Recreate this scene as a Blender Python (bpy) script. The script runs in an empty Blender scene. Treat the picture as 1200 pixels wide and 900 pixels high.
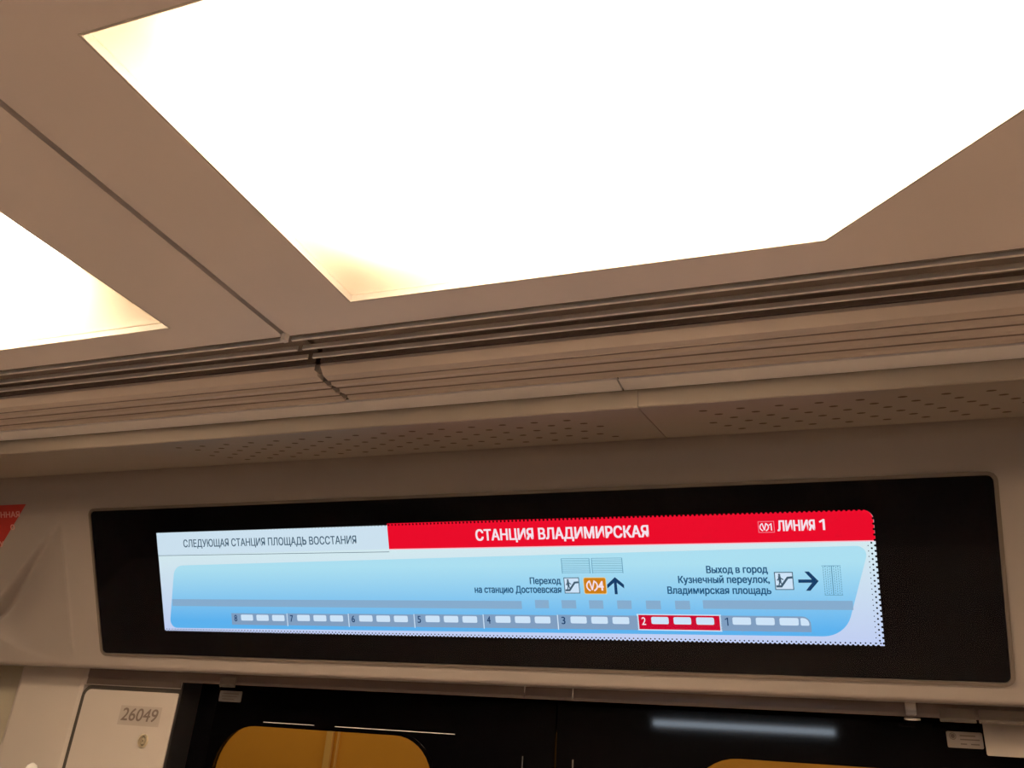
import bpy, bmesh, math
from mathutils import Vector, Matrix
from mathutils.geometry import tessellate_polygon

C = bpy.context.scene.collection
S = bpy.context.scene
Z0 = 1.6                       # height of the phone above the carriage floor

# ------------------------------------------------------------------ camera, world, lights, exposure
cam_d = bpy.data.cameras.new('camera')
cam = bpy.data.objects.new('camera', cam_d); C.objects.link(cam)
right = Vector((0.93885582, 0.33726317, 0.06930586))
down = Vector((-0.08241846, 0.41557322, -0.90581792))
fwd = Vector((-0.33430068, 0.84472034, 0.41796005))
m = Matrix.Identity(4)
for i, a in enumerate((right, -down, -fwd)):
    m[0][i], m[1][i], m[2][i] = a
m.translation = (0, 0, Z0)
cam.matrix_world = m
cam_d.sensor_fit = 'HORIZONTAL'; cam_d.sensor_width = 36
cam_d.lens = 973.243 / 1200 * 36
cam_d.clip_start = 0.01
S.camera = cam

w = bpy.data.worlds.new('world'); S.world = w; w.use_nodes = True
w.node_tree.nodes['Background'].inputs[0].default_value = (0.02, 0.015, 0.01, 1)
w.node_tree.nodes['Background'].inputs[1].default_value = 0.2

S.view_settings.view_transform = 'Standard'
S.view_settings.look = 'None'
S.view_settings.gamma = 1
S.view_settings.use_curve_mapping = False
S.view_settings.exposure = 0.0

LAMP_COL = (1.0, 0.83, 0.68)
LAMP_STR = 29.5
STATION_W = 19.0

# ------------------------------------------------------------------ materials
def srgb(r, g, b):
    f = lambda c: (c / 255) / 12.92 if c / 255 <= 0.04045 else ((c / 255 + 0.055) / 1.055) ** 2.4
    return (f(r), f(g), f(b))

MATS = {}
def mat(name, col, rough=0.5, metal=0.0, spec=0.5, noise=0.0, bump=0.0, nscale=60, coat=0.0):
    mt = bpy.data.materials.new(name); mt.use_nodes = True
    nt = mt.node_tree; b = nt.nodes['Principled BSDF']
    b.inputs['Base Color'].default_value = (*col, 1)
    b.inputs['Roughness'].default_value = rough
    b.inputs['Metallic'].default_value = metal
    b.inputs['Specular IOR Level'].default_value = spec
    b.inputs['Coat Weight'].default_value = coat
    if noise or bump:
        tc = nt.nodes.new('ShaderNodeTexCoord')
        nz = nt.nodes.new('ShaderNodeTexNoise'); nz.inputs['Scale'].default_value = nscale
        nz.inputs['Detail'].default_value = 4
        nt.links.new(tc.outputs['Object'], nz.inputs['Vector'])
        if noise:
            mx = nt.nodes.new('ShaderNodeMix'); mx.data_type = 'RGBA'
            mx.inputs['A'].default_value = (*[c * (1 - noise) for c in col], 1)
            mx.inputs['B'].default_value = (*[min(1, c * (1 + noise)) for c in col], 1)
            nt.links.new(nz.outputs['Fac'], mx.inputs['Factor'])
            nt.links.new(mx.outputs['Result'], b.inputs['Base Color'])
        if bump:
            bp = nt.nodes.new('ShaderNodeBump'); bp.inputs['Strength'].default_value = bump
            bp.inputs['Distance'].default_value = 0.001
            nt.links.new(nz.outputs['Fac'], bp.inputs['Height'])
            nt.links.new(bp.outputs['Normal'], b.inputs['Normal'])
    MATS[name] = mt
    return mt

def emat(name, col, strength=1.0):
    mt = bpy.data.materials.new(name); mt.use_nodes = True
    nt = mt.node_tree; nt.nodes.remove(nt.nodes['Principled BSDF'])
    e = nt.nodes.new('ShaderNodeEmission')
    e.inputs[0].default_value = (*col, 1); e.inputs[1].default_value = strength
    nt.links.new(e.outputs[0], nt.nodes['Material Output'].inputs[0])
    MATS[name] = mt
    return mt

def egrad(name, c0, c1, y0, y1):
    """a screen graphic that runs from colour c0 at local y0 to c1 at y1"""
    mt = emat(name, c0)
    nt = mt.node_tree; e = [n for n in nt.nodes if n.type == 'EMISSION'][0]
    tc = nt.nodes.new('ShaderNodeTexCoord'); sp = nt.nodes.new('ShaderNodeSeparateXYZ')
    mr = nt.nodes.new('ShaderNodeMapRange'); mr.inputs['From Min'].default_value = y0; mr.inputs['From Max'].default_value = y1
    rp = nt.nodes.new('ShaderNodeValToRGB')
    rp.color_ramp.elements[0].color = (*c0, 1); rp.color_ramp.elements[1].color = (*c1, 1)
    nt.links.new(tc.outputs['Object'], sp.inputs[0]); nt.links.new(sp.outputs['Y'], mr.inputs['Value'])
    nt.links.new(mr.outputs['Result'], rp.inputs['Fac']); nt.links.new(rp.outputs['Color'], e.inputs[0])
    return mt

def glassmat(name, tint=(1, 1, 1), ior=1.45, rough=0.02, haze=0.0, hazecol=(0.6, 0.6, 0.6)):
    mt = bpy.data.materials.new(name); mt.use_nodes = True
    nt = mt.node_tree; nt.nodes.remove(nt.nodes['Principled BSDF'])
    tr = nt.nodes.new('ShaderNodeBsdfTransparent'); tr.inputs[0].default_value = (*tint, 1)
    gl = nt.nodes.new('ShaderNodeBsdfGlossy'); gl.inputs['Roughness'].default_value = rough
    fr = nt.nodes.new('ShaderNodeFresnel'); fr.inputs['IOR'].default_value = ior
    mx = nt.nodes.new('ShaderNodeMixShader')
    base = tr.outputs[0]
    if haze:
        df = nt.nodes.new('ShaderNodeBsdfDiffuse'); df.inputs[0].default_value = (*hazecol, 1)
        m2 = nt.nodes.new('ShaderNodeMixShader'); m2.inputs[0].default_value = haze
        nt.links.new(tr.outputs[0], m2.inputs[1]); nt.links.new(df.outputs[0], m2.inputs[2]); base = m2.outputs[0]
    nt.links.new(fr.outputs[0], mx.inputs[0]); nt.links.new(base, mx.inputs[1]); nt.links.new(gl.outputs[0], mx.inputs[2])
    nt.links.new(mx.outputs[0], nt.nodes['Material Output'].inputs[0])
    MATS[name] = mt
    return mt

def diffusermat(name):
    mt = bpy.data.materials.new(name); mt.use_nodes = True
    nt = mt.node_tree; nt.nodes.remove(nt.nodes['Principled BSDF'])
    tr = nt.nodes.new('ShaderNodeBsdfTransparent'); tr.inputs[0].default_value = (1, 0.97, 0.92, 1)
    tl = nt.nodes.new('ShaderNodeBsdfTranslucent'); tl.inputs[0].default_value = (0.9, 0.82, 0.68, 1)
    df = nt.nodes.new('ShaderNodeBsdfDiffuse'); df.inputs[0].default_value = (0.85, 0.78, 0.66, 1)
    m1 = nt.nodes.new('ShaderNodeMixShader'); m1.inputs[0].default_value = 0.35
    m2 = nt.nodes.new('ShaderNodeMixShader'); m2.inputs[0].default_value = 0.45
    nt.links.new(tl.outputs[0], m1.inputs[1]); nt.links.new(df.outputs[0], m1.inputs[2])
    nt.links.new(tr.outputs[0], m2.inputs[1]); nt.links.new(m1.outputs[0], m2.inputs[2])
    nt.links.new(m2.outputs[0], nt.nodes['Material Output'].inputs[0])
    MATS[name] = mt
    return mt

ceil_m = mat('ceiling paint', (0.88, 0.79, 0.735), 0.40, noise=0.03, nscale=9)
vent_m = mat('vent slat enamel', (0.90, 0.84, 0.78), 0.4)
dark_m = mat('vent recess', (0.22, 0.178, 0.155), 0.8)
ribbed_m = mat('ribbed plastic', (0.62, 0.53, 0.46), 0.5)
strip_m = mat('satin aluminium strip', (0.97, 0.95, 0.95), 0.35, metal=0.15)
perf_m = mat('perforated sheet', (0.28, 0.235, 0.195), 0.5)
hole_m = mat('hole', (0.10, 0.075, 0.055), 0.9)
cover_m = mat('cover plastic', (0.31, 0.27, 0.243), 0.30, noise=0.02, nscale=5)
pillar_m = mat('pillar paint', (0.48, 0.43, 0.38), 0.38, noise=0.02, nscale=5)
wall_m = mat('beige wall paint', (0.40, 0.36, 0.27), 0.5)
seam_m = mat('dark rubber seam', (0.05, 0.042, 0.035), 0.7)
gasket_m = mat('gasket', (0.13, 0.105, 0.085), 0.4)
black_m = mat('black glass backing', (0.0016, 0.0013, 0.0022), 0.3, spec=0.1)
door_m = mat('black gloss door', (0.0014, 0.0012, 0.0016), 0.045, spec=0.22)
trim_m = mat('grey brown trim plastic', (0.16, 0.13, 0.115), 0.3)
rubber_m = mat('rubber', (0.015, 0.014, 0.014), 0.5)
steel_m = mat('polished steel', (0.85, 0.83, 0.80), 0.16, metal=1.0)
brass_m = mat('lock metal', (0.85, 0.75, 0.55), 0.42, metal=0.8)
floor_m = mat('speckled floor', (0.58, 0.50, 0.46), 0.45, noise=0.2, nscale=120)
back_m = mat('opposite wall panel', (0.13, 0.112, 0.10), 0.5)
end_m = mat('end wall panel', (0.22, 0.19, 0.165), 0.6)
housing_m = mat('lamp housing', (0.5, 0.46, 0.4), 0.6)
rim_m = mat('lamp rim', (0.72, 0.66, 0.58), 0.4)
paper_m = mat('paper', (0.36, 0.315, 0.275), 0.7, noise=0.06, nscale=40)
ink_m = mat('grey ink', (0.16, 0.13, 0.12), 0.7)
red_m = mat('red vinyl', (0.40, 0.030, 0.024), 0.4)
rose_m = mat('sticker lettering', (0.62, 0.30, 0.26), 0.5)
num_plate_m = mat('number backing', (0.40, 0.35, 0.305), 0.4)
num_m = mat('number ink', (0.17, 0.13, 0.11), 0.5)
station_m = mat('ochre station wall', (0.80, 0.42, 0.055), 0.6, noise=0.12, nscale=3)
rib_m = mat('pale ochre pilaster edge', (0.85, 0.58, 0.22), 0.5)
pane_m = glassmat('display pane', (1, 1, 1), 1.17, 0.03)
win_m = glassmat('door window pane', (0.95, 0.93, 0.9), 1.45, 0.02)
clear_m = glassmat('clear plate', (0.9, 0.88, 0.85), 1.45, 0.15, haze=0.35, hazecol=(0.5, 0.45, 0.38))
led_m = emat('led light', LAMP_COL, LAMP_STR)
diff_m = diffusermat('lamp diffuser sheet')
streak_light_m = emat('added cold streak light', (0.72, 0.85, 1.0), 16.0)
station_led_m = None

# ------------------------------------------------------------------ helpers
def link(name, me, mats, parent=None):
    o = bpy.data.objects.new(name, me); C.objects.link(o)
    for x in (mats if isinstance(mats, (list, tuple)) else [mats]):
        me.materials.append(x)
    if parent: o.parent = parent
    return o

def obj(name, bm, mats, parent=None, smooth=False):
    bmesh.ops.recalc_face_normals(bm, faces=bm.faces)
    me = bpy.data.meshes.new(name); bm.to_mesh(me); bm.free()
    if smooth:
        for p in me.polygons: p.use_smooth = True
    return link(name, me, mats, parent)

def thing(name, label, cat, loc=(0, 0, 0), group=None):
    o = bpy.data.objects.new(name, None); C.objects.link(o)
    o.empty_display_size = 0.05
    o.location = loc; o['label'] = label; o['category'] = cat
    if group: o['group'] = group
    return o

def tag(o, label, cat, group=None):
    o['label'] = label; o['category'] = cat
    if group: o['group'] = group
    return o

def struct(o, label=None):
    o['kind'] = 'structure'
    if label: o['label'] = label
    return o

def box(bm, x0, x1, y0, y1, z0, z1, bevel=0.0, mi=0):
    r = bmesh.ops.create_cube(bm, size=1)
    for v in r['verts']:
        v.co = Vector(((x0 + x1) / 2 + v.co.x * (x1 - x0), (y0 + y1) / 2 + v.co.y * (y1 - y0), (z0 + z1) / 2 + v.co.z * (z1 - z0)))
    fs = {f for v in r['verts'] for f in v.link_faces}
    for f in fs: f.material_index = mi
    if bevel:
        es = list({e for f in fs for e in f.edges})
        bmesh.ops.bevel(bm, geom=es, offset=bevel, segments=2, affect='EDGES', profile=0.6)
    return bm

def prism(bm, pts, z0, z1, mi=0):
    """closed 2D outline (x, y) extruded from z0 to z1"""
    lo = [bm.verts.new((x, y, z0)) for x, y in pts]
    hi = [bm.verts.new((x, y, z1)) for x, y in pts]
    n = len(pts)
    for i in range(n):
        bm.faces.new((lo[i], lo[(i + 1) % n], hi[(i + 1) % n], hi[i])).material_index = mi
    for t in tessellate_polygon([[Vector((x, y, 0)) for x, y in pts]]):
        bm.faces.new([lo[i] for i in t]).material_index = mi
        bm.faces.new([hi[i] for i in t]).material_index = mi
    return bm

def ring(bm, outer, inner, z0, z1, mi=0):
    """band between two outlines with the same number of points"""
    n = len(outer)
    V = [[bm.verts.new((x, y, z)) for x, y in pl] for pl in (outer, inner) for z in (z0, z1)]
    o0, o1, i0, i1 = V
    for i in range(n):
        j = (i + 1) % n
        for q in ((o0[i], o0[j], o1[j], o1[i]), (i0[j], i0[i], i1[i], i1[j]), (o1[i], o1[j], i1[j], i1[i]), (o0[j], o0[i], i0[i], i0[j])):
            bm.faces.new(q).material_index = mi
    return bm

def extrude_profile(bm, prof, x0, x1, mi=0, caps=True):
    """closed (y, z) section swept along X"""
    a = [bm.verts.new((x0, y, z)) for y, z in prof]
    b = [bm.verts.new((x1, y, z)) for y, z in prof]
    n = len(prof)
    for i in range(n):
        j = (i + 1) % n
        bm.faces.new((a[i], a[j], b[j], b[i])).material_index = mi
    if caps:
        for t in tessellate_polygon([[Vector((y, z, 0)) for y, z in prof]]):
            bm.faces.new([a[i] for i in t]).material_index = mi
            bm.faces.new([b[i] for i in t]).material_index = mi
    return bm

def rounded(pts, rads, seg=8):
    """round the corners of a polygon; rads one radius per corner"""
    out = []
    n = len(pts)
    for i in range(n):
        p = Vector(pts[i]); a = Vector(pts[i - 1]); b = Vector(pts[(i + 1) % n]); r = rads[i] if not isinstance(rads, (int, float)) else rads
        if r <= 0:
            out.append(tuple(p)); continue
        u = (a - p).normalized(); v = (b - p).normalized()
        half = u.angle(v) / 2
        d = r / math.tan(half)
        c = p + (u + v).normalized() * (r / math.sin(half))
        s = p + u * d - c; e = p + v * d - c
        a0 = math.atan2(s.y, s.x); a1 = math.atan2(e.y, e.x)
        da = (a1 - a0 + math.pi) % (2 * math.pi) - math.pi
        for k in range(seg + 1):
            t = a0 + da * k / seg
            out.append((c.x + r * math.cos(t), c.y + r * math.sin(t)))
    return out

def rrect(x0, x1, y0, y1, r, seg=8):
    return rounded([(x0, y0), (x1, y0), (x1, y1), (x0, y1)], r, seg)

def tube(bm, pts, r, n=12, mi=0):
    rings = []
    for i, p in enumerate(pts):
        p = Vector(p)
        t = (Vector(pts[min(i + 1, len(pts) - 1)]) - Vector(pts[max(i - 1, 0)])).normalized()
        u = t.orthogonal().normalized() if abs(t.x) > 0.9 else (Vector((1, 0, 0)) - t * t.x).normalized()
        v = t.cross(u)
        rr = r[i] if isinstance(r, (list, tuple)) else r
        rings.append([bm.verts.new(p + (u * math.cos(2 * math.pi * k / n) + v * math.sin(2 * math.pi * k / n)) * rr) for k in range(n)])
    for a, b in zip(rings, rings[1:]):
        for k in range(n):
            bm.faces.new((a[k], a[(k + 1) % n], b[(k + 1) % n], b[k])).material_index = mi
    bm.faces.new(rings[0]); bm.faces.new(rings[-1])
    return bm

def text_into(bm, s, x0, x1, y0, y1, z, bold=0.0, mi=0, shear=0.0):
    """lettering filled into the box x0..x1, y0..y1 (local x, y) at height z; bold thickens the strokes by that many units"""
    cu = bpy.data.curves.new('lettering', 'FONT'); cu.body = s; cu.size = 1; cu.resolution_u = 4; cu.shear = shear
    o = bpy.data.objects.new('lettering', cu); C.objects.link(o)
    dg = bpy.context.evaluated_depsgraph_get(); dg.update()
    loops = []
    for sp in o.evaluated_get(dg).to_curve(dg).splines:        # each outline filled on its own, with the counters inside it
        bp = sp.bezier_points; pl = []
        for i in range(len(bp)):
            p0, p1 = bp[i], bp[(i + 1) % len(bp)]
            straight = all((h_ - q_).length < 1e-5 or abs((h_ - q_).cross(p1.co - p0.co).length) < 1e-6 for h_, q_ in ((p0.handle_right, p0.co), (p1.handle_left, p1.co)))
            nn = 1 if straight else 4
            for k in range(nn):
                t = k / nn
                q = p0.co * (1 - t) ** 3 + p0.handle_right * 3 * t * (1 - t) ** 2 + p1.handle_left * 3 * t * t * (1 - t) + p1.co * t ** 3
                if not pl or (Vector((q.x, q.y)) - Vector(pl[-1])).length > 1e-4: pl.append((q.x, q.y))
        loops.append((pl, len(bp), sum(pl[i - 1][0] * pl[i][1] - pl[i][0] * pl[i - 1][1] for i in range(len(pl)))))
    soft = [l[0] for l in loops if l[1] in (18, 19) and abs(l[0][0][0] - l[0][-1][0]) < 0.01 and 0.5 < (l[0][0][1] - min(p[1] for p in l[0])) / (max(p[1] for p in l[0]) - min(p[1] for p in l[0])) < 0.72]
    loops = [(l[0], l[2]) for l in loops]
    bpy.data.objects.remove(o); bpy.data.curves.remove(cu)
    def inside(pt, pl):
        c = False
        for i in range(len(pl)):
            (xa, ya), (xb, yb) = pl[i - 1], pl[i]
            if (ya > pt[1]) != (yb > pt[1]) and pt[0] < (xb - xa) * (pt[1] - ya) / (yb - ya) + xa: c = not c
        return c
    me = bpy.data.meshes.new('lettering'); V, F = [], []
    if max(loops, key=lambda l: abs(l[1]))[1] > 0: loops = [(l[0], -l[1]) for l in loops]
    fixed = []
    for pl, ar in loops:
        if pl in soft:        # soft sign: stem and ring redrawn as a clean outline with a counter
            ax_, bx_, ay_, by_ = min(p[0] for p in pl), max(p[0] for p in pl), min(p[1] for p in pl), max(p[1] for p in pl)
            st = 0.16 * (by_ - ay_); top = ay_ + 0.64 * (by_ - ay_); r_ = (top - ay_) / 2 * 0.98
            fixed.append((rounded([(ax_, ay_), (bx_, ay_), (bx_, top), (ax_ + st, top), (ax_ + st, by_), (ax_, by_)], [0, r_, r_, 0, 0, 0], 5), -1.0))
            fixed.append((rounded([(ax_ + st * 1.02, ay_ + st * 0.9), (bx_ - st, ay_ + st * 0.9), (bx_ - st, top - st * 0.9), (ax_ + st * 1.02, top - st * 0.9)], [0, r_ * 0.6, r_ * 0.6, 0], 5), 1.0))
        else: fixed.append((pl, ar))
    loops = fixed
    loops = [(pl, ar if ar < 0 or any(ao < 0 and inside(pl[0], po) for po, ao in loops) else -ar) for pl, ar in loops]
    for pl, ar in loops:
        if ar > 0: continue
        parts = [pl] + [h_ for h_, ah in loops if ah > 0 and inside(h_[0], pl)]
        n0 = len(V)
        V += [(x, y, 0) for q in parts for x, y in q]
        F += [[n0 + i for i in t] for t in tessellate_polygon([[Vector((x, y, 0)) for x, y in q] for q in parts])]
    me.from_pydata(V, [], F)
    xs = [v.co.x for v in me.vertices]; ys = [v.co.y for v in me.vertices]
    ax, bx, ay, by = min(xs), max(xs), min(ys), max(ys)
    h = bold / 2
    base = [((v.co.x - ax) / (bx - ax) * (x1 - x0 - bold) + x0 + h, (v.co.y - ay) / (by - ay) * (y1 - y0 - bold * 0.6) + y0 + h * 0.6) for v in me.vertices]
    steps = ((-1, -.6), (-1, .6), (1, -.6), (1, .6), (0, 0)) if bold else ((0, 0),)
    for k, (dx, dy) in enumerate(steps):
        f0 = len(bm.faces)
        for v, (px_, py_) in zip(me.vertices, base): v.co = (px_ + dx * h, py_ + dy * h, z + k * 0.000008)
        bm.from_mesh(me)
        bm.faces.ensure_lookup_table()
        for f in bm.faces[f0:]: f.material_index = mi
    bpy.data.meshes.remove(me)
    return bm

def flat(bm, pts, z, mi=0):
    vs = [bm.verts.new((x, y, z)) for x, y in pts]
    for t in tessellate_polygon([[Vector((x, y, 0)) for x, y in pts]]):
        bm.faces.new([vs[i] for i in t]).material_index = mi

def rect(bm, x0, x1, y0, y1, z, mi=0):
    flat(bm, [(x0, y0), (x1, y0), (x1, y1), (x0, y1)], z, mi)

def raw(name, bm, mats, parent=None):
    """like obj() for flat graphics: every face looks towards local +Z"""
    for f in bm.faces:
        f.normal_update()
        if f.normal.z < 0: f.normal_flip()
    me = bpy.data.meshes.new(name); bm.to_mesh(me); bm.free()
    return link(name, me, mats, parent)

def disc(bm, x, y, rx, ry, z, n=10, mi=0):
    bm.faces.new([bm.verts.new((x + rx * math.cos(2 * math.pi * k / n), y + ry * math.sin(2 * math.pi * k / n), z)) for k in range(n)]).material_index = mi

# ------------------------------------------------------------------ the carriage shell
CZ = Z0 + 0.462                # ceiling
XL, XR = -4.2, 3.0
YB, YD = -1.2, 1.43            # opposite wall, door plane
SEAM = -0.5993

bm = bmesh.new(); box(bm, XL, XR, YB, 1.5, -0.05, 0.0)
struct(obj('floor', bm, floor_m))

# lamp openings, in plan
MAIN = [(-0.4790, 0.2985), (0.4297, 0.2985), (0.0268, 0.6944), (-0.4777, 0.6921)]
LEFT = [(-1.6447, 0.2985), (-0.7337, 0.2985), (-0.7337, 0.6967), (-1.2380, 0.6967)]
RIGHT = [(0.7390, 0.2985), (1.6450, 0.2985), (1.6450, 0.6930), (1.1410, 0.6930)]
YC = 0.115                     # middle of the carriage
def mirror(pl): return [(x, 2 * YC - y) for x, y in pl][::-1]

def ceiling_panel(x0, x1, outlines):
    """flat sheet with lamp openings, 4 mm thick"""
    loops = [[Vector((x, y, 0)) for x, y in ((x0, YB), (x1, YB), (x1, 0.7466), (x0, 0.7466))]]
    for o_ in outlines: loops.append([Vector((x, y, 0)) for x, y in o_])
    flatpts = [p for l in loops for p in l]
    b = bmesh.new()
    lo = [b.verts.new((p.x, p.y, CZ)) for p in flatpts]; hi = [b.verts.new((p.x, p.y, CZ + 0.006)) for p in flatpts]
    for t in tessellate_polygon(loops):
        b.faces.new([lo[i] for i in t]); b.faces.new([hi[i] for i in t])
    k = 0
    for l in loops:
        n = len(l)
        for i in range(n):
            a, c = k + i, k + (i + 1) % n
            b.faces.new((lo[a], lo[c], hi[c], hi[a]))
        k += n
    return b
struct(obj('ceiling', ceiling_panel(XL, SEAM - 0.0038, [LEFT, mirror(LEFT)]), ceil_m))
struct(obj('ceiling.001', ceiling_panel(SEAM + 0.0038, XR, [MAIN, mirror(MAIN), mirror(RIGHT)]), ceil_m))
bm = bmesh.new(); box(bm, SEAM - 0.012, SEAM + 0.012, YB, 0.7466, CZ + 0.007, CZ + 0.012)
struct(obj('trim_1', bm, seam_m))
bm = bmesh.new(); box(bm, XL, XR, YB, 1.5, CZ + 0.085, CZ + 0.10)
struct(obj('ceiling.002', bm, dark_m))

bm = bmesh.new(); box(bm, XL, XR, YB - 0.04, YB, 0, CZ + 0.1); struct(obj('wall_back', bm, back_m))
bm = bmesh.new(); box(bm, XL - 0.04, XL, YB, 1.5, 0, CZ + 0.1); struct(obj('wall_left', bm, end_m))
bm = bmesh.new(); box(bm, XR, XR + 0.04, YB, 1.5, 0, CZ + 0.1); struct(obj('wall_right', bm, end_m))

# the side wall: solid above the doors, panels beside them
DL, DR = -1.178, 0.300         # door opening
PY = 1.375                     # face of the door pillars
bm = bmesh.new()
box(bm, XL, XR, 1.452, 1.5, Z0 + 0.06, CZ + 0.085)
struct(obj('wall_front', bm, door_m))
bm = bmesh.new()
box(bm, XL, -1.605, 1.405, 1.5, 0, Z0 + 0.16)
struct(obj('wall_front.001', bm, wall_m))
bm = bmesh.new()
box(bm, DR, XR, PY, 1.5, 0, Z0 + 0.16, 0.006)
struct(obj('wall_front.002', bm, pillar_m))

# left door pillar with a recess cut for the hatch
HX0, HX1, HZ0, HZ1 = -1.4135, DL - 0.001, Z0 - 0.62, Z0 + 0.0835
bm = bmesh.new()
box(bm, -1.600, HX0 - 0.006, PY, 1.5, 0, Z0 + 0.16, 0.010)
box(bm, HX0 - 0.006, DL, PY + 0.0, 1.5, HZ1 + 0.008, Z0 + 0.16)
box(bm, HX0 - 0.006, DL, PY + 0.012, 1.5, 0, HZ1 + 0.008)
pil = struct(obj('trim_2', bm, pillar_m))
bm = bmesh.new(); box(bm, DL + 0.0002, DL + 0.0040, PY + 0.001, 1.452, 0, Z0 + 0.15)
struct(obj('trim_6', bm, rubber_m))

# ------------------------------------------------------------------ ceiling lamps
def offset_poly(pl, d):
    """shrink a convex polygon by d"""
    n = len(pl); cx = sum(p[0] for p in pl) / n; cy = sum(p[1] for p in pl) / n
    lines = []
    for i in range(n):
        p, q = Vector(pl[i]), Vector(pl[(i + 1) % n])
        nr = Vector((-(q - p).y, (q - p).x)).normalized()
        if nr.dot(Vector((cx, cy)) - p) < 0: nr = -nr
        dd = d[i] if isinstance(d, (list, tuple)) else d
        lines.append((p + nr * dd, (q - p).normalized()))
    out = []
    for i in range(n):
        (p, u), (q, v) = lines[i - 1], lines[i]
        det = u.x * v.y - u.y * v.x
        t = ((q - p).x * v.y - (q - p).y * v.x) / det
        out.append(tuple(p + u * t))
    return out

def ceiling_lamp(outline, label, rads, inset=0.024):
    cx = sum(p[0] for p in outline) / 4; cy = sum(p[1] for p in outline) / 4
    t = thing('ceiling_lamp', label, 'ceiling lamp', (cx, cy, CZ), 'ceiling lamps set flush in the ceiling')
    loc = [(x - cx, y - cy) for x, y in outline]
    b = bmesh.new()
    ring(b, offset_poly(loc, 0.0004), offset_poly(loc, 0.0022), 0.0, 0.011)
    obj('rim', b, rim_m, t)
    b = bmesh.new()
    prism(b, offset_poly(loc, 0.0022), 0.0080, 0.0100)
    obj('diffuser', b, diff_m, t)
    b = bmesh.new()
    o0 = offset_poly(loc, -0.004); o1 = offset_poly(loc, -0.006)
    ring(b, o1, o0, 0.0065, 0.047); prism(b, o1, 0.047, 0.051)
    obj('housing', b, housing_m, t)
    b = bmesh.new()
    prism(b, rounded(offset_poly(loc, inset), rads, 12), 0.035, 0.039)
    obj('light_board', b, led_m, t)
    return t
ceiling_lamp(MAIN, 'large glowing ceiling lamp filling the top of the picture above the display', [0.09, 0.03, 0.03, 0.16], [0.024, 0.018, 0.032, 0.030])
ceiling_lamp(LEFT, 'glowing ceiling lamp cut by the left picture edge, beyond the ceiling seam', [0.03, 0.03, 0.15, 0.03], [0.022, 0.034, 0.048, 0.022])
ceiling_lamp(mirror(MAIN), 'ceiling lamp over the opposite seats, facing the large lamp', 0.03)
ceiling_lamp(mirror(LEFT), 'ceiling lamp over the opposite seats, facing the left lamp', 0.03)
ceiling_lamp(mirror(RIGHT), 'unseen ceiling lamp on the opposite side, added for light bounced off the floor', 0.03)  # added for its bounce off the floor; no right lamp faces it

# bright clip at the end of the ceiling seam
bm = bmesh.new()
prism(bm, rounded([(-0.004, -0.006), (0.003, -0.006), (0.004, 0.002), (-0.003, 0.003)], 0.001, 3), -0.009, 0.0)
o = obj('seam_clip', bm, MATS['vent slat enamel']); o.location = (SEAM + 0.002, 0.7447, CZ)
tag(o, 'tiny bright metal clip at the lower end of the ceiling seam', 'clip')

# ------------------------------------------------------------------ air vent with three blades, both sides of the seam
def vent(x0, x1, label):
    t = thing('ceiling_vent', label, 'vent', ((x0 + x1) / 2, 0.785, CZ), 'slatted air vents along the ceiling edge')
    L = (x1 - x0) / 2
    b = bmesh.new()
    extrude_profile(b, [(-0.0385, 0.0), (-0.0385, 0.024), (0.0365, 0.022), (0.0365, 0.0), (0.0350, 0.0), (0.0350, 0.019), (-0.0365, 0.021), (-0.0365, 0.0)], -L, L)
    obj('backing', b, dark_m, t)
    for y in (-0.0325, -0.0085, 0.0155):
        b = bmesh.new()
        zz = -0.0030
        extrude_profile(b, [(y, zz), (y + 0.0034, zz), (y + 0.0030, zz + 0.0065), (y + 0.0014, zz + 0.0065)], -L, L)
        obj('slat', b, vent_m, t)
    return t
vent(XL, SEAM - 0.004, 'dark slatted air vent left of the ceiling seam, under the left lamp')
vent(SEAM + 0.004, XR, 'dark slatted air vent right of the ceiling seam, under the large lamp')

# ------------------------------------------------------------------ ribbed stepped panel
def ribbed(x0, x1, label):
    b = bmesh.new()
    pts = []
    for tri in (((0.8214, 0.4565), (0.8316, 0.4472), (0.8432, 0.4462), (0.8445, 0.4452)), ((0.8447, 0.4570), (0.8460, 0.4510), (0.8542, 0.4440), (0.8652, 0.4465), (0.8665, 0.4455)),
                ((0.8667, 0.4570), (0.8680, 0.4510), (0.8761, 0.4440), (0.8876, 0.4464), (0.8889, 0.4454)), ((0.8891, 0.4570), (0.8904, 0.4510), (0.8963, 0.4443), (0.9046, 0.4438))):
        pts += tri
    prof = [(y, z + Z0) for y, z in pts] + [(0.9046, Z0 + 0.4606), (0.8214, Z0 + 0.4606)]
    extrude_profile(b, prof, x0, x1)
    for y, z in ((0.8445, 0.4450), (0.8665, 0.4453), (0.8889, 0.4452)):          # narrow dark strips painting in the shade lines between the steps
        box(b, x0, x1, y - 0.0006, y + 0.0016, Z0 + z, Z0 + z + 0.006, mi=1)
    o = obj('ribbed_panel', b, [ribbed_m, dark_m])
    return tag(o, label, 'ceiling trim panel', 'ribbed panels below the air vents')
ribbed(XL, SEAM - 0.004, 'stepped ribbed beige panel left of the ceiling seam, below the vent')
ribbed(SEAM + 0.004, XR, 'stepped ribbed beige panel right of the ceiling seam, below the vent')
bm = bmesh.new()
for y, z in ((0.8261, 0.4514), (0.8492, 0.4456), (0.8713, 0.4456), (0.8926, 0.4456)):
    box(bm, SEAM - 0.0035, SEAM + 0.0035, y - 0.0055, y + 0.0065, Z0 + z, Z0 + 0.459)
struct(obj('trim_3', bm, dark_m))

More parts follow.
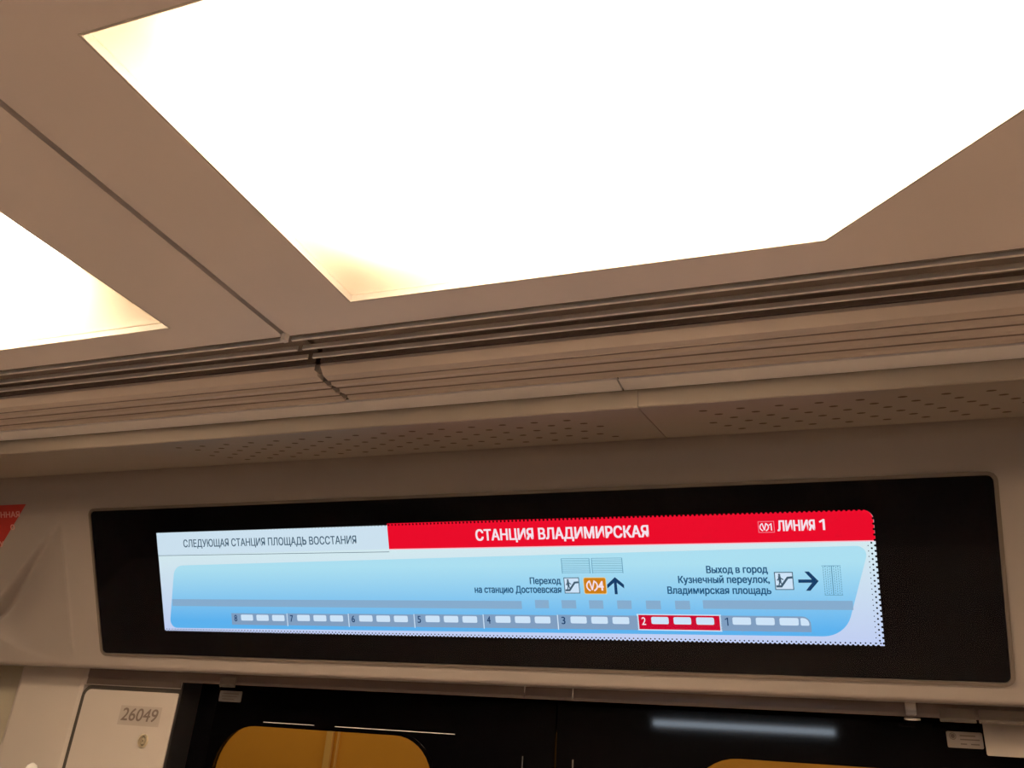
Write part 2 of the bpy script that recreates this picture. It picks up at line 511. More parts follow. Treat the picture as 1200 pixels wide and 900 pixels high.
# ------------------------------------------------------------------ light strip, fascia and perforated soffit
SX = -0.220
def soffit_strip(x0, x1, label):
    b = bmesh.new()
    extrude_profile(b, [(0.9069, Z0 + 0.4421), (0.9399, Z0 + 0.4421), (0.9399, Z0 + 0.4468), (0.9069, Z0 + 0.4468)], x0, x1)
    o = obj('soffit_strip', b, strip_m)
    return tag(o, label, 'trim strip', 'pale strips under the ribbed panels')
soffit_strip(XL, SX - 0.0012, 'pale satin strip left of the diagonal joint above the display')
soffit_strip(SX + 0.0012, XR, 'pale satin strip right of the diagonal joint above the display')
bm = bmesh.new(); box(bm, XL, XR, 0.9046, 0.9388, Z0 + 0.4472, Z0 + 0.4606)
struct(obj('trim_4', bm, seam_m))

FX = -0.2012
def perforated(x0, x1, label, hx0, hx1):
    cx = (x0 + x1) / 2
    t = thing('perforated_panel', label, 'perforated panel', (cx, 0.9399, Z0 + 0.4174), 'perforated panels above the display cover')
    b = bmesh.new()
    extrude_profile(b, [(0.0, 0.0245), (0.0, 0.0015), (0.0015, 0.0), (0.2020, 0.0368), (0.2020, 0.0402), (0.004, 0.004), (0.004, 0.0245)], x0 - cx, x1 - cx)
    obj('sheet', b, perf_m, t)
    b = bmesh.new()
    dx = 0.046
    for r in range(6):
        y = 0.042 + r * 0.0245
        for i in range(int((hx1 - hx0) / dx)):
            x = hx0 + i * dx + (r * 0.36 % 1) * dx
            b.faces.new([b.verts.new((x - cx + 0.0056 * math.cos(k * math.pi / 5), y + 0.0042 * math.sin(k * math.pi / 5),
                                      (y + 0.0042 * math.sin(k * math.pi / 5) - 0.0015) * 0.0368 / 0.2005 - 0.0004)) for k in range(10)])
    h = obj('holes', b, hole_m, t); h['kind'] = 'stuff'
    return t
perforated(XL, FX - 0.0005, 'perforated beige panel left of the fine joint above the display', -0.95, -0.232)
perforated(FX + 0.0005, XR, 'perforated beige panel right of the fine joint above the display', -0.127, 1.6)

# ------------------------------------------------------------------ display cover over the doors
TT = 0.45781087
CT, ST = math.cos(TT), math.sin(TT)
D = 1.22
def plane_pt(s, off=0.0):
    """(y, z) on the tilted display plane: s along its slope, off towards the viewer"""
    return (D * CT - s * ST - off * CT, Z0 + D * ST + s * CT - off * ST)
S_CREASE, S_BOT = -0.1486, -0.462
def smooth(a, b, x):
    t = max(0, min(1, (x - a) / (b - a))); return t * t * (3 - 2 * t)
def diag_s(x):                 # upper edge of the scooped end facet
    u = -1.381 - x
    return -0.182 - 0.80 * u - 0.3 * u * u
def bott_s(x):
    u = -1.381 - x
    return -0.462 + 1.3 * u * u
def scoop(x, s):
    u = -1.381 - x
    edge = 0.0014 * math.exp(-(u / 0.0035) ** 2) * smooth(-0.185, -0.235, s) * smooth(-0.452, -0.425, s)
    if u <= 0: return edge
    a = smooth(0.004, -0.008 - 0.03 * min(u, 0.2), s - diag_s(x)); b_ = max(0.0, min(1.0, (s - bott_s(x)) / max(0.02, 0.8 * (diag_s(x) - bott_s(x))))) ** 0.6
    return -0.20 * (math.sqrt(u * u + 0.00002) - 0.00447) * a * b_ + 0.0012 * math.exp(-((s - diag_s(x)) / 0.004) ** 2) * smooth(0, 0.01, u) + edge
def cover_pt(x, s):
    y, z = plane_pt(s, scoop(x, s))
    return y, z
hdr = [(1.1440, 0.4612), (1.1440, 0.4500), (1.1480, 0.4380), (1.1525, 0.4260), (1.1562, 0.4150)]
xs = []
x = XL
while x < XR:
    xs.append(x)
    x += 0.003 if -1.70 < x < -1.365 else 0.08
xs.append(XR)
OX0, OX1, OS0, OS1 = -0.944 * D - 0.1542, -0.944 * D + 1.3692, -0.3245 * D - 0.0462, -0.3245 * D + 0.2279
xs = sorted(set(x for x in xs if min(abs(x - OX0), abs(x - OX1)) > 0.001) | {OX0, OX1})
ss = [S_CREASE - 0.003 + (S_BOT - S_CREASE + 0.003) * k / 90 for k in range(91)]
ss = [s_ for s_ in ss if min(abs(s_ - OS0), abs(s_ - OS1)) > 0.0012] + [OS0, OS1]
ss.sort(reverse=True)
cols = []
bm = bmesh.new()
for x in xs:
    col = [(y, Z0 + z) for y, z in hdr] + [cover_pt(x, s) for s in ss]
    y, z = plane_pt(S_BOT)
    for k in range(1, 7):      # rounded lower lip, then the underside running back to the wall
        a = math.pi / 2 * k / 6
        col.append((y + 0.004 * math.sin(a) * ST + 0.009 * (1 - math.cos(a)), z - 0.007 * math.sin(a)))
    col += [(y + 0.05, z - 0.004), (1.404, z - 0.001)]
    cols.append([bm.verts.new((x, a, b)) for a, b in col])
i0, i1 = len(hdr) + ss.index(OS1), len(hdr) + ss.index(OS0)
for q, (a, b) in enumerate(zip(cols, cols[1:])):
    for i in range(len(a) - 1):
        if xs[q] > OX0 - 1e-6 and xs[q + 1] < OX1 + 1e-6 and i0 <= i < i1: continue      # opening for the display
        bm.faces.new((a[i], a[i + 1], b[i + 1], b[i]))
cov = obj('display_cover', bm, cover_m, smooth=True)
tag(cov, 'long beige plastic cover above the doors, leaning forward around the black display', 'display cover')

# red sticker lying on the cover at the left
bm = bmesh.new()
def on_cover(x, s, off):
    y, z = plane_pt(s, off)
    return (x, y, z)
R0, R1 = (-1.469, -0.1505), (-1.550, -0.2363)
N = 8
vv = [[bm.verts.new(on_cover((R0[0] + (R1[0] - R0[0]) * k / N) if j else -2.05, R0[1] + (R1[1] - R0[1]) * k / N, 0.0006)) for k in range(N + 1)] for j in (0, 1)]
for k in range(N): bm.faces.new((vv[0][k], vv[0][k + 1], vv[1][k + 1], vv[1][k]))
rs = obj('red_sticker', bm, red_m)
tag(rs, 'red sticker with pale lettering on the cover left of the display', 'sticker')
FR = Matrix(((1, 0, 0), (0, -ST, -CT), (0, CT, -ST))).to_4x4()     # local x, y, z -> world on the tilted plane
def frame(x, s, off=0.0):
    y, z = plane_pt(s, off)
    return Matrix.Translation((x, y, z)) @ FR
for word, bx_ in (('ННАЯ', (-0.070, -0.018, -0.0250, -0.0130)), ('О', (-0.046, -0.0345, -0.0500, -0.0390)), ('У', (-0.079, -0.068, -0.0830, -0.0720))):
    bm = bmesh.new()
    text_into(bm, word, *bx_, 0, 0.0012)
    lt = raw('lettering', bm, rose_m, rs); lt.matrix_local = frame(R0[0], R0[1], 0.0012)
    lt['label'] = 'pale lettering'

# ------------------------------------------------------------------ the information display
disp = thing('information_display', 'wide black glass information display with a lit blue and red station screen', 'display', (0, 0, 0))
disp.matrix_world = frame(-0.944 * D, -0.3245 * D, 0.0)
W_, H_ = 1.2205, 0.1825
gx0, gx1, gy0, gy1 = -0.1525, 1.3675, -0.0445, 0.2262
bm = bmesh.new()
ring(bm, rrect(gx0 - 0.0050, gx1 + 0.0050, gy0 - 0.0050, gy1 + 0.0050, 0.013), rrect(gx0, gx1, gy0, gy1, 0.009), -0.002, 0.0030)
obj('gasket', bm, gasket_m, disp)
bm = bmesh.new(); prism(bm, rrect(gx0, gx1, gy0, gy1, 0.009), -0.001, 0.0008)
obj('panel_back', bm, black_m, disp)
bm = bmesh.new(); prism(bm, rrect(gx0 + 0.0002, gx1 - 0.0002, gy0 + 0.0002, gy1 - 0.0002, 0.0088), 0.0027, 0.0030)
obj('glass_pane', bm, pane_m, disp)

E_ = lambda n, *c: emat(n, srgb(*c))
white_e = egrad('screen white', srgb(192, 206, 242), srgb(212, 234, 240), 0.0, 0.14)
head_e = E_('screen heading white', 205, 226, 240)
blue_e = egrad('screen blue', srgb(92, 178, 239), srgb(172, 224, 242), 0.02, 0.115)
red_e = emat('screen red', srgb(235, 12, 42))
crim_e = E_('screen crimson', 205, 8, 48)
grey_e = E_('screen grey', 128, 158, 192)
track_e = E_('screen track grey', 134, 172, 206)
navy_e = E_('screen navy', 22, 62, 104)
teal_e = E_('screen lettering teal', 34, 88, 128)
line_e = E_('screen dark line', 66, 92, 112)
win_e = E_('screen pale window', 206, 228, 248)
wtx_e = E_('screen white lettering', 246, 226, 236)
orange_e = E_('screen orange', 206, 126, 22)
fine_e = E_('screen fine line', 92, 150, 182)

L1, L2, L3, L4 = 0.0010, 0.0014, 0.0018, 0.0022
scr = rounded([(0, 0), (W_, 0), (W_, 0.186), (0, 0.1815)], [0.0005, 0.0005, 0.014, 0.0005], 6)
bm = bmesh.new(); flat(bm, scr, L1)
screen = raw('screen', bm, white_e, disp)
def gfx(name, bm, mats): return raw(name, bm, mats, screen)
def frame_rect(b, x0, x1, y0, y1, t, z, mi):
    rect(b, x0, x1, y0, y0 + t, z, mi); rect(b, x0, x1, y1 - t, y1, z, mi)
    rect(b, x0, x0 + t, y0, y1, z, mi); rect(b, x1 - t, x1, y0, y1, z, mi)
def stroke(b, pts, t, z, mi):
    for (ax, ay), (bx, by) in zip(pts, pts[1:]):
        d = Vector((bx - ax, by - ay)); n = Vector((-d.y, d.x)).normalized() * t / 2
        e = d.normalized() * t * 0.25
        flat(b, [(ax + n.x - e.x, ay + n.y - e.y), (bx + n.x + e.x, by + n.y + e.y), (bx - n.x + e.x, by - n.y + e.y), (ax - n.x - e.x, ay - n.y - e.y)], z, mi)
def one(b, x0, x1, y0, y1, t, z, mi):
    xr = x1 - t / 2 - (x1 - x0) * 0.08
    stroke(b, [(x0, y0 + (y1 - y0) * 0.76), (xr, y1 - t * 0.3)], t * 0.85, z, mi)
    rect(b, xr - t / 2, xr + t / 2, y0, y1, z + 0.00001, mi)
# header: white heading at the left with the next station, red banner at the right
bm = bmesh.new()
flat(bm, [(0.0, 0.1395), (0.4795, 0.1440), (0.4790, 0.1835), (0.0, 0.1815)], L2, 0)
rect(bm, 0.0, 0.4795, 0.1388, 0.1397, L2 + 0.0001, 1)
text_into(bm, 'СЛЕДУЮЩАЯ СТАНЦИЯ ПЛОЩАДЬ ВОССТАНИЯ', 0.0600, 0.4195, 0.1510, 0.1680, L3, 0.0005, 2)
gfx('heading', bm, [head_e, line_e, line_e])
bm = bmesh.new()
flat(bm, rounded([(0.4795, 0.1440), (W_, 0.1440), (W_ - 0.0005, 0.1862), (0.4795, 0.1862)], [0.0002, 0.0002, 0.014, 0.0002], 6), L2, 0)
rect(bm, 0.4795, W_, 0.1425, 0.1440, L2, 2)
text_into(bm, 'СТАНЦИЯ ВЛАДИМИРСКАЯ', 0.6360, 0.9130, 0.1510, 0.1730, L3, 0.0014, 1)
text_into(bm, 'ЛИНИЯ', 1.0950, 1.1450, 0.1592, 0.1745, L3, 0.0012, 1)
one(bm, 1.1515, 1.1585, 0.1595, 0.1745, 0.0030, L3, 1)
# little framed line badge: an M of arcs and a 1
def metro_m(b, x0, x1, y0, y1, t, z, mi):
    cx = (x0 + x1) / 2; wv = (x1 - x0)
    for sgn in (-1, 1):        # round brackets either side of a V
        pts = []
        for k in range(9):
            a = math.radians(-62 + 124 * k / 8)
            pts.append((cx + sgn * (wv * 0.5 - wv * 0.30 * (1 - math.cos(a)) / (1 - math.cos(math.radians(62)))), (y0 + y1) / 2 + (y1 - y0) / 2 * math.sin(a) / math.sin(math.radians(62))))
        stroke(b, pts, t, z, mi)
    stroke(b, [(cx - wv * 0.22, y1), (cx, y0 + (y1 - y0) * 0.1), (cx + wv * 0.22, y1)], t, z, mi)
frame_rect(bm, 1.0690, 1.0912, 0.1575, 0.1738, 0.0010, L3, 3)
metro_m(bm, 1.0715, 1.0830, 0.1605, 0.1705, 0.0016, L3, 1)
one(bm, 1.0842, 1.0880, 0.1605, 0.1705, 0.0016, L3, 1)
gfx('banner', bm, [red_e, wtx_e, emat('screen pink line', srgb(250, 190, 205)), emat('screen badge line', srgb(245, 120, 140))])
# blue field
bm = bmesh.new()
flat(bm, rounded([(0.0120, 0.0060), (1.1720, 0.0120), (1.2120, 0.1370), (0.0350, 0.1205)], [0.014, 0.040, 0.012, 0.022], 8), L2)
gfx('blue_field', bm, blue_e)
# tracks
bm = bmesh.new()
rect(bm, 0.0235, 0.7040, 0.0465, 0.0590, L3); rect(bm, 0.9828, 1.1850, 0.0490, 0.0615, L3)
for a, c in ((0.7260, 0.7484), (0.7690, 0.7921), (0.8125, 0.8345), (0.8560, 0.8777), (0.8995, 0.9214), (0.9425, 0.9640)):
    rect(bm, a, c, 0.0478, 0.0606, L3)
gfx('track_marks', bm, track_e)
# the train of eight carriages
bm = bmesh.new()
edges = [0.1525, 0.2695, 0.3916, 0.5149, 0.6372, 0.7606, 0.8850, 1.0060, 1.1285]
for k in range(8):
    a, c = edges[k], edges[k + 1]
    y0, y1 = 0.0140 + 0.0005 * k, 0.0345 + 0.0007 * k
    if k == 6:
        flat(bm, [(a - 0.001, y0 - 0.0008), (c + 0.001, y0 - 0.0008), (c + 0.001, y1 + 0.0018), (a - 0.001, y1 + 0.0018)], L3, 2)
        flat(bm, [(a + 0.0015, y0 + 0.0008), (c - 0.0015, y0 + 0.0008), (c - 0.0015, y1 + 0.0004), (a + 0.0015, y1 + 0.0004)], L3 + 0.0001, 1)
    elif k == 7:
        flat(bm, rounded([(a, y0), (c, y0), (c, y1), (a, y1)], [0.0002, 0.0002, 0.011, 0.0002], 6), L3, 0)
    else:
        rect(bm, a, c, y0, y1, L3, 0)
        if k: rect(bm, a - 0.0008, a + 0.0008, y0 - 0.0015, y1, L3 + 0.0001, 2)
    wx = 0.0165 if k < 6 else 0.0190
    wl, wst = 0.0255, 0.0328
    y2, y3 = y1 - 0.0128, y1 - 0.0022
    for i in range(3):
        u = a + 0.0205 + i * wst * (1 if k < 7 else 0.985)
        if k == 7: u = a + 0.0165 + i * 0.0322
        flat(bm, rrect(u, u + wl, y2, y3, 0.0022, 3), L4, 3)
    if k == 7:
        flat(bm, rounded([(c - 0.0135, y2), (c - 0.0022, y2), (c - 0.0022, y3), (c - 0.0135, y3)], [0.0015, 0.0015, 0.008, 0.0015], 5), L4, 3)
    if k == 7: one(bm, a + 0.0062, a + 0.0108, y2 - 0.0016, y3 - 0.0006, 0.0016, L4, 4)
    else: text_into(bm, str(8 - k), a + 0.0060, a + 0.0122, y2 - 0.0016, y3 - 0.0006, L4, 0.0004, 5 if k == 6 else 4)
gfx('train_diagram', bm, [grey_e, crim_e, win_e, win_e, navy_e, wtx_e])
# lettering beside the pictograms
for line, bx_ in (('Переход', (0.7205, 0.7710, 0.0826, 0.0960)), ('на станцию Достоевская', (0.6265, 0.7705, 0.0693, 0.0828)),
                  ('Выход в город', (0.9915, 1.0770, 0.0978, 0.1114)), ('Кузнечный переулок,', (0.9500, 1.0785, 0.0834, 0.0975)),
                  ('Владимирская площадь', (0.9330, 1.0795, 0.0676, 0.0816))):
    bm = bmesh.new(); text_into(bm, line, *bx_, L3, 0.0008); gfx('lettering', bm, teal_e)
# escalator pictograms
def escalator(x0, y0, k):
    b = bmesh.new()
    rect(b, x0, x0 + k, y0, y0 + k, L3, 1); rect(b, x0 + 0.0012, x0 + k - 0.0012, y0 + 0.0012, y0 + k - 0.0012, L3 + 0.0001, 0)
    P = lambda pts: [(x0 + u * k, y0 + v * k) for u, v in pts]
    stroke(b, P([(0.10, 0.20), (0.34, 0.20), (0.70, 0.68), (0.92, 0.70)]), 0.12 * k, L4, 1)
    disc(b, x0 + 0.27 * k, y0 + 0.84 * k, 0.065 * k, 0.065 * k, L4, 10, 1)
    stroke(b, P([(0.27, 0.74), (0.29, 0.48)]), 0.14 * k, L4, 1)
    stroke(b, P([(0.29, 0.50), (0.22, 0.26)]), 0.065 * k, L4, 1); stroke(b, P([(0.29, 0.50), (0.38, 0.30)]), 0.065 * k, L4, 1)
    stroke(b, P([(0.27, 0.70), (0.46, 0.58)]), 0.06 * k, L4, 1); stroke(b, P([(0.27, 0.70), (0.15, 0.54)]), 0.06 * k, L4, 1)
    gfx('escalator_sign', b, [win_e, line_e])
escalator(0.7755, 0.0710, 0.0245); escalator(1.0850, 0.0765, 0.0253)
# orange line badge
bm = bmesh.new()
flat(bm, rrect(0.8065, 0.8420, 0.0700, 0.0955, 0.003, 4), L3, 2)
flat(bm, rrect(0.8075, 0.8410, 0.0710, 0.0945, 0.0025, 4), L3 + 0.0001, 0)
metro_m(bm, 0.8115, 0.8280, 0.0755, 0.0900, 0.0021, L4, 1)
text_into(bm, '4', 0.8290, 0.8378, 0.0755, 0.0900, L4, 0.0012, 1)
gfx('line_badge', bm, [orange_e, wtx_e, emat('screen badge edge', srgb(235, 205, 130))])
# arrows
def arrow(cx, cy, size, ang):
    b = bmesh.new()
    ca, sa = math.cos(ang), math.sin(ang)
    R = lambda pts: [(cx + (u * ca - v * sa) * size, cy + (u * sa + v * ca) * size) for u, v in pts]
    flat(b, R([(-0.5, -0.085), (0.30, -0.085), (0.30, 0.085), (-0.5, 0.085)]), L3)
    flat(b, R([(0.5, 0), (0.06, 0.5), (-0.16, 0.5), (0.24, 0.0)]), L3 + 0.0001)
    flat(b, R([(0.5, 0), (0.06, -0.5), (-0.16, -0.5), (0.24, 0.0)]), L3 + 0.0001)
    gfx('arrow', b, navy_e)
arrow(0.8560, 0.0828, 0.0258, math.pi / 2); arrow(1.1300, 0.0888, 0.0268, 0)
# fine line drawings of the stairs
for x0, x1 in ((0.7745, 0.8185), (0.8222, 0.8690)):
    bm = bmesh.new()
    for k in range(9):
        y = 0.1240 - k * 0.0027
        rect(bm, x0, x1, y, y + 0.0007, L3)
    for xx in (x0, x1): rect(bm, xx - 0.0005, xx + 0.0005, 0.1015, 0.1245, L3)
    gfx('stair_drawing', bm, fine_e)
bm = bmesh.new()
rect(bm, 1.1485, 1.1735, 0.1095, 0.1103, L3); rect(bm, 1.1500, 1.1735, 0.0690, 0.0698, L3)
for k in range(9):
    xx = 1.1505 + k * 0.00275
    if k == 4:
        rect(bm, xx - 0.0006, xx + 0.0006, 0.069, 0.110, L3); continue
    for j in range(12):
        y = 0.0700 + j * 0.0033 + (k % 2) * 0.0011
        rect(bm, xx - 0.00045, xx + 0.00045, y, y + 0.0022, L3)
gfx('stair_drawing', bm, fine_e)
# dark pixel openings that eat into the picture's edges
bm = bmesh.new()
p = 0.0064
n = int(W_ / p)
for i in range(n):
    u = 0.003 + i * p
    top = 0.1815 + (0.1862 - 0.1815) * u / W_
    fl = min(1.0, 0.55 + 0.45 * u / W_)
    disc(bm, u, top + 0.0005, 0.0022 * fl, 0.0022 * fl, 0.0026, 6)
    disc(bm, u, 0.0002, 0.0022, 0.0022, 0.0026, 6)
    disc(bm, u + p / 2, 0.0040, 0.0012, 0.0012, 0.0026, 6)
for i in range(25):
    v = 0.004 + i * 0.0074
    disc(bm, W_ - 0.0010, v, 0.0017, 0.0017, 0.0026, 6)
    if v < 0.14:
        disc(bm, W_ - 0.0056, v + 0.0037, 0.0014, 0.0014, 0.0026, 6)
        disc(bm, W_ - 0.0100, v, 0.0008, 0.0008, 0.0026, 6)
for i in range(27):
    disc(bm, 0.0002, 0.003 + i * 0.0066, 0.0015, 0.0015, 0.0026, 6)
px = gfx('pixel_edge', bm, black_m); px['kind'] = 'stuff'

# ------------------------------------------------------------------ strip under the cover, door header, doors
TY = 1.372
bm = bmesh.new()
extrude_profile(bm, [(TY, Z0 + 0.150), (TY, Z0 + 0.108), (TY + 0.002, Z0 + 0.1035), (1.374, Z0 + 0.1035), (1.374, Z0 + 0.150)], -1.412, DR)
box(bm, -1.412, DL, TY + 0.001, 1.3748, Z0 + 0.0930, Z0 + 0.1036)  # strip carried down over the pillar, darkening its top where the cover shades it
trim = obj('header_trim', bm, trim_m)
tag(trim, 'dull brown plastic strip between the display cover and the black doors, extended left as shade above the hatch', 'trim strip')
bm = bmesh.new()
for xx in (-0.4790, -0.3965):
    box(bm, xx - 0.0010, xx + 0.0010, TY - 0.0012, TY + 0.002, Z0 + 0.106, Z0 + 0.132)
obj('joint', bm, steel_m, trim)['label'] = 'two thin bright joints'

def door_leaf(name, x0, x1, wx0, wx1, wtop, edge_x, lx):
    o = bmesh.new()
    zb, zt = 0.02, Z0 + 0.135
    out = [(x0, zb), (x1, zb), (x1, zt), (x0, zt)]
    hole = rounded([(wx0, Z0 - 0.62), (wx1, Z0 - 0.62), (wx1, wtop), (wx0, wtop)], 0.085, 10)
    loops = [[Vector((a, c, 0)) for a, c in out], [Vector((a, c, 0)) for a, c in hole]]
    pts = [q for l in loops for q in l]
    f = [o.verts.new((q.x, YD, q.y)) for q in pts]; g = [o.verts.new((q.x, YD + 0.018, q.y)) for q in pts]
    for t in tessellate_polygon(loops):
        o.faces.new([f[i] for i in t]); o.faces.new([g[i] for i in t])
    k = 0
    for l in loops:
        nn = len(l)
        for i in range(nn):
            a, c = k + i, k + (i + 1) % nn
            o.faces.new((f[a], f[c], g[c], g[a]))
        k += nn
    d = struct(obj(name, o, door_m))
    b = bmesh.new()
    ring(b, [(x, z) for x, z in hole], offset_list(hole, 0.006), -0.002, 0.001)
    sl = obj('window_seal', b, door_m, d)
    sl.matrix_local = Matrix.Translation((0, YD, 0)) @ Matrix(((1, 0, 0, 0), (0, 0, 1, 0), (0, 1, 0, 0), (0, 0, 0, 1)))
    b = bmesh.new(); prism(b, hole, 0.008, 0.012)
    pn = obj('window_pane', b, win_m, d)
    pn.matrix_local = Matrix.Translation((0, YD, 0)) @ Matrix(((1, 0, 0, 0), (0, 0, 1, 0), (0, 1, 0, 0), (0, 0, 0, 1)))
    b = bmesh.new(); box(b, edge_x - 0.001, edge_x + 0.001, YD - 0.003, YD + 0.001, 0.05, Z0 + 0.018)
    obj('edge_strip', b, steel_m, d)
    if lx:
        b = bmesh.new()
        for (a0, a1) in lx: box(b, a0, a1, YD - 0.002, YD + 0.001, Z0 + 0.0440, Z0 + 0.0452)  # pale strips painting in the highlight along the window seal
        obj('seal_highlight', b, vent_m, d)
    return d
def offset_list(pl, d):
    n = len(pl); out = []
    cx = sum(p[0] for p in pl) / n; cy = sum(p[1] for p in pl) / n
    for i in range(n):
        a, c = Vector(pl[i - 1]), Vector(pl[(i + 1) % n])
        t = (c - a).normalized(); nr = Vector((-t.y, t.x))
        if nr.dot(Vector((cx, cy)) - Vector(pl[i])) < 0: nr = -nr
        out.append((pl[i][0] + nr.x * d, pl[i][1] + nr.y * d))
    return out
door_leaf('door_1', DL - 0.05, -0.4415, -1.118, -0.650, Z0 + 0.0425, -0.4950, [(-1.015, -0.905), (-0.860, -0.622)])
door_leaf('door_2', -0.4385, DR + 0.05, -0.232, 0.195, Z0 + 0.0415, -0.4085, [])

# ------------------------------------------------------------------ hatch with number and lock on the left pillar
hat = thing('access_hatch', 'beige metal hatch with carriage number and round lock, left of the black doors', 'hatch', ((HX0 + HX1) / 2, PY, HZ0))
hx, hz = (HX1 - HX0) / 2, HZ1 - HZ0
XZ = Matrix(((1, 0, 0, 0), (0, 0, -1, 0), (0, 1, 0, 0), (0, 0, 0, 1)))     # local x, y -> world x, z ; local z -> towards the car (-y)
bm = bmesh.new()
prism(bm, rounded([(-hx + 0.004, 0), (hx, 0), (hx, hz), (-hx + 0.004, hz)], [0.01, 0.002, 0.004, 0.014], 6), -0.011, 0.001)
bmesh.ops.bevel(bm, geom=[e for e in bm.edges if all(abs(v.co.z - 0.001) < 1e-5 for v in e.verts) and len(e.link_faces) == 2 and any(abs(f.normal.z) < 0.5 for f in e.link_faces)], offset=0.0, affect='EDGES')
h = obj('panel', bm, pillar_m, hat); h.matrix_local = XZ
bm = bmesh.new()
ring(bm, rounded([(-hx - 0.006, -0.004), (hx + 0.0012, -0.004), (hx + 0.0012, hz + 0.008), (-hx - 0.006, hz + 0.008)], [0.018, 0.001, 0.001, 0.022], 6),
     rounded([(-hx + 0.0045, 0.0005), (hx - 0.0005, 0.0005), (hx - 0.0005, hz - 0.0005), (-hx + 0.0045, hz - 0.0005)], [0.010, 0.001, 0.001, 0.014], 6), -0.0115, -0.001)
h = obj('seal', bm, seam_m, hat); h.matrix_local = XZ
def hatch_local(x, z): return (x - (HX0 + HX1) / 2, z - HZ0)
ax, az = hatch_local(-0.948 * PY, Z0 + 0.0240); bx, bz = hatch_local(-0.884 * PY, Z0 + 0.0530)
bm = bmesh.new()
rect(bm, ax - 0.006, bx + 0.006, az - 0.002, bz + 0.004, 0.0016, 0)
text_into(bm, '26049', ax, bx, az + 0.006, bz - 0.000, 0.0022, 0.0008, 1, shear=0.12)
h = raw('number_plate', bm, [num_plate_m, num_m], hat); h.matrix_local = XZ
h['label'] = 'dark number 26049 on a dull backing'
lx, lz = hatch_local(-0.899 * PY, Z0 - 0.0035)
bm = bmesh.new()
circ = lambda r, n=24: [(lx + r * math.cos(2 * math.pi * k / n), lz + r * 1.15 * math.sin(2 * math.pi * k / n)) for k in range(n)]
ring(bm, circ(0.0105), circ(0.0078), 0.001, 0.0050)
lk = obj('lock', bm, brass_m, hat); lk.matrix_local = XZ; lk['label'] = 'round metal lock'
bm = bmesh.new(); prism(bm, circ(0.0076), 0.0010, 0.0016)
obj('lock_well', bm, mat('dark lock metal', (0.30, 0.25, 0.17), 0.4, metal=0.8), lk)
bm = bmesh.new(); ring(bm, circ(0.0052), circ(0.0024), 0.0012, 0.0046); obj('lock_barrel', bm, brass_m, lk)

# ------------------------------------------------------------------ stickers, plates and fittings round the doors
def sticker(name, x0, x1, z0, z1, y, m_, label, cat, tilt=0.0):
    b = bmesh.new()
    prism(b, rrect(-(x1 - x0) / 2, (x1 - x0) / 2, -(z1 - z0) / 2, (z1 - z0) / 2, 0.002, 3), 0.0002, 0.0012)
    o = obj(name, b, m_); o.matrix_world = Matrix.Translation(((x0 + x1) / 2, y, (z0 + z1) / 2)) @ XZ @ Matrix.Rotation(tilt, 4, 'Z')
    return tag(o, label, cat)
s1 = sticker('emblem_sticker', 0.1455, 0.1915, Z0 + 0.0690, Z0 + 0.0905, YD, paper_m, 'small white sticker with a round emblem on the right door, below the strip', 'sticker')
bm = bmesh.new()
disc(bm, -0.0150, 0.0045, 0.0045, 0.0048, 0.0016, 16)
for y, a, c in ((0.0055, -0.006, 0.014), (0.0005, -0.006, 0.019), (-0.0055, -0.006, 0.002), (-0.0055, 0.007, 0.018)): rect(bm, a, c, y - 0.0007, y + 0.0009, 0.0016)
raw('print', bm, ink_m, s1)
bm = bmesh.new(); ring(bm, [(-0.0150 + 0.0036 * math.cos(k * math.pi / 8), 0.0045 + 0.0038 * math.sin(k * math.pi / 8)) for k in range(16)], [(-0.0150 + 0.0028 * math.cos(k * math.pi / 8), 0.0045 + 0.0030 * math.sin(k * math.pi / 8)) for k in range(16)], 0.0016, 0.0019)
obj('emblem', bm, paper_m, s1)
s2 = sticker('paper_notice', 0.1905, 0.2950, Z0 + 0.0600, Z0 + 0.1030, 1.405, paper_m, 'pale paper notice at the right picture edge below the strip', 'notice')
bm = bmesh.new()
for k in range(5): rect(bm, -0.040, 0.040 - 0.008 * (k % 2), 0.004 - 0.005 * k, 0.0048 - 0.005 * k, 0.0016)
raw('print', bm, mat('faint ink', (0.36, 0.31, 0.27), 0.7), s2)
s3 = sticker('label_sticker', -1.1275, -1.0760, Z0 + 0.0765, Z0 + 0.0965, YD, mat('worn grey paper', (0.22, 0.20, 0.19), 0.6), 'small worn grey sticker at the top left of the black doors', 'sticker')
bm = bmesh.new()
for y, a, c in ((0.005, -0.018, 0.019), (0.0, -0.020, 0.016), (-0.005, -0.018, 0.010)): rect(bm, a, c, y - 0.0009, y + 0.0009, 0.0016)
raw('print', bm, ink_m, s3)
def plate(x0, x1, label):
    b = bmesh.new(); box(b, x0, x1, TY - 0.004, TY - 0.0015, Z0 + 0.0985, Z0 + 0.1165, 0.0006)
    o = obj('clear_plate', b, clear_m)
    return tag(o, label, 'plastic plate', 'clear plastic plates on the strip under the cover')
plate(0.1340, 0.1790, 'clear plastic plate on the brown strip above the emblem sticker')
plate(0.1825, 0.2700, 'clear plastic plate on the brown strip above the paper notice')
plate(-1.0850, -1.0500, 'clear plastic plate on the brown strip above the worn grey sticker')
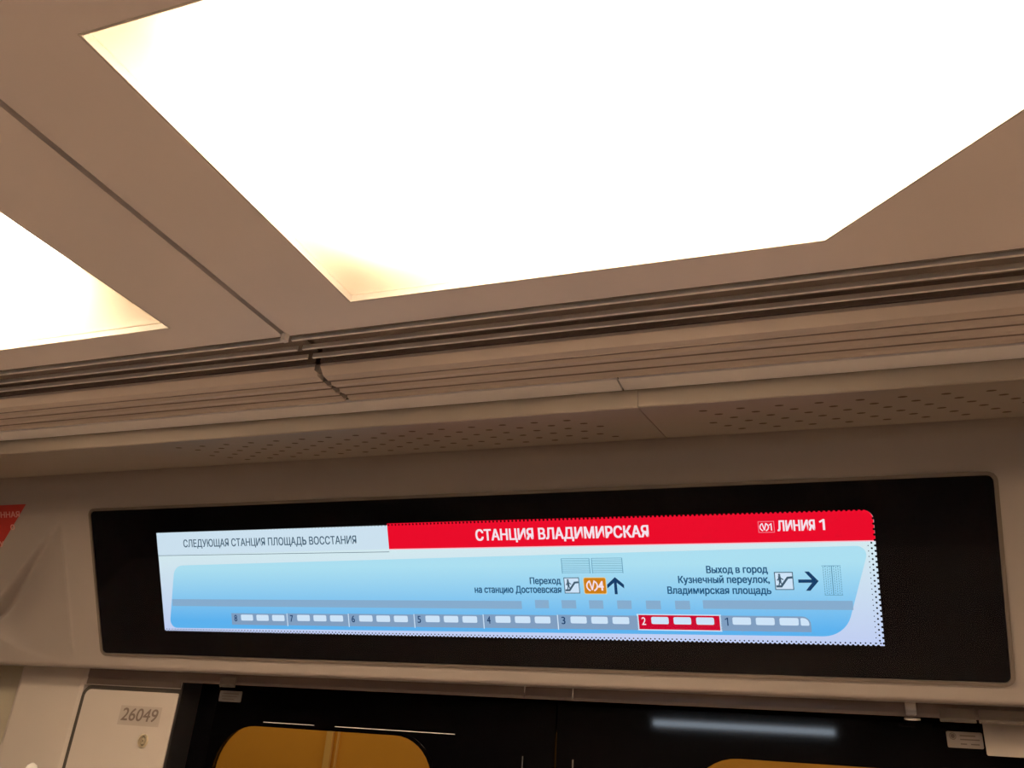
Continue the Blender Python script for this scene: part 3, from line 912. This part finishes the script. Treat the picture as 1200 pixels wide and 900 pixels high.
# steel clip
t = thing('steel_clip', 'shiny steel clip on the brown strip near the right picture edge', 'clip', (0.0985, TY, Z0 + 0.118))
bm = bmesh.new(); box(bm, -0.0075, 0.0075, -0.005, 0.0, -0.0135, 0.004, 0.0015); obj('plate', bm, steel_m, t)
bm = bmesh.new(); tube(bm, [(-0.010, -0.004, -0.018), (0.0, -0.0045, -0.018), (0.011, -0.004, -0.018)], [0.0020, 0.0026, 0.0020], 10); obj('pin', bm, steel_m, t, True)

# grab rail whose rounded top just enters the picture, whitened as a lamp glint
t = thing('grab_rail', 'grab rail coloured white as a lamp glint in front of the beige pillar at the lower left corner', 'grab rail', (-1.452, 1.335, 0.9))
bm = bmesh.new()
tube(bm, [(0, 0, 0), (0, 0, 0.60), (0, 0, 0.632), (0, 0, 0.640), (0, 0, 0.6445)], [0.013, 0.013, 0.0125, 0.009, 0.003], 20)
obj('rail', bm, mat('white glint enamel', (0.95, 0.93, 0.9), 0.15, coat=1.0), t, True)
for z in (0.10, 0.55):
    bm = bmesh.new(); tube(bm, [(0, 0.010, z), (0, 0.040, z)], 0.008, 12); obj('bracket', bm, steel_m, t, True)

# added unseen light strip, there for the bluish streak mirrored in the black doors
t = thing('added_light_strip', 'cold white light strip added on the opposite wall for the streak on the doors', 'light strip', (-0.40, YB, Z0 + 0.228))
bm = bmesh.new(); box(bm, -0.40, 0.40, 0.0, 0.012, -0.024, 0.024, 0.002); obj('channel', bm, vent_m, t)
bm = bmesh.new(); box(bm, -0.385, 0.385, 0.0125, 0.016, -0.011, 0.011, 0.001); obj('light_bar', bm, streak_light_m, t)

# ------------------------------------------------------------------ the station outside the door windows
bm = bmesh.new(); box(bm, -4.0, 2.5, 2.60, 2.70, 0, 3.4)
struct(obj('wall_station', bm, station_m))
bm = bmesh.new(); box(bm, -4.0, 2.5, 1.55, 2.60, -0.06, 0.0)
struct(obj('floor.001', bm, floor_m))
bm = bmesh.new()
box(bm, -1.585, -1.560, 2.585, 2.60, 0, 3.4, 0.004); box(bm, -1.545, -1.540, 2.59, 2.60, 0, 3.4)
struct(obj('trim_5', bm, rib_m))
la = bpy.data.lights.new('station_light', 'AREA'); la.shape = 'RECTANGLE'; la.size = 4.5; la.size_y = 0.15
la.energy = STATION_W; la.color = (1.0, 0.72, 0.36)
lo = bpy.data.objects.new('station_light', la); C.objects.link(lo)
lo.location = (-0.8, 1.95, 2.7); lo.rotation_euler = (math.radians(25), 0, 0)
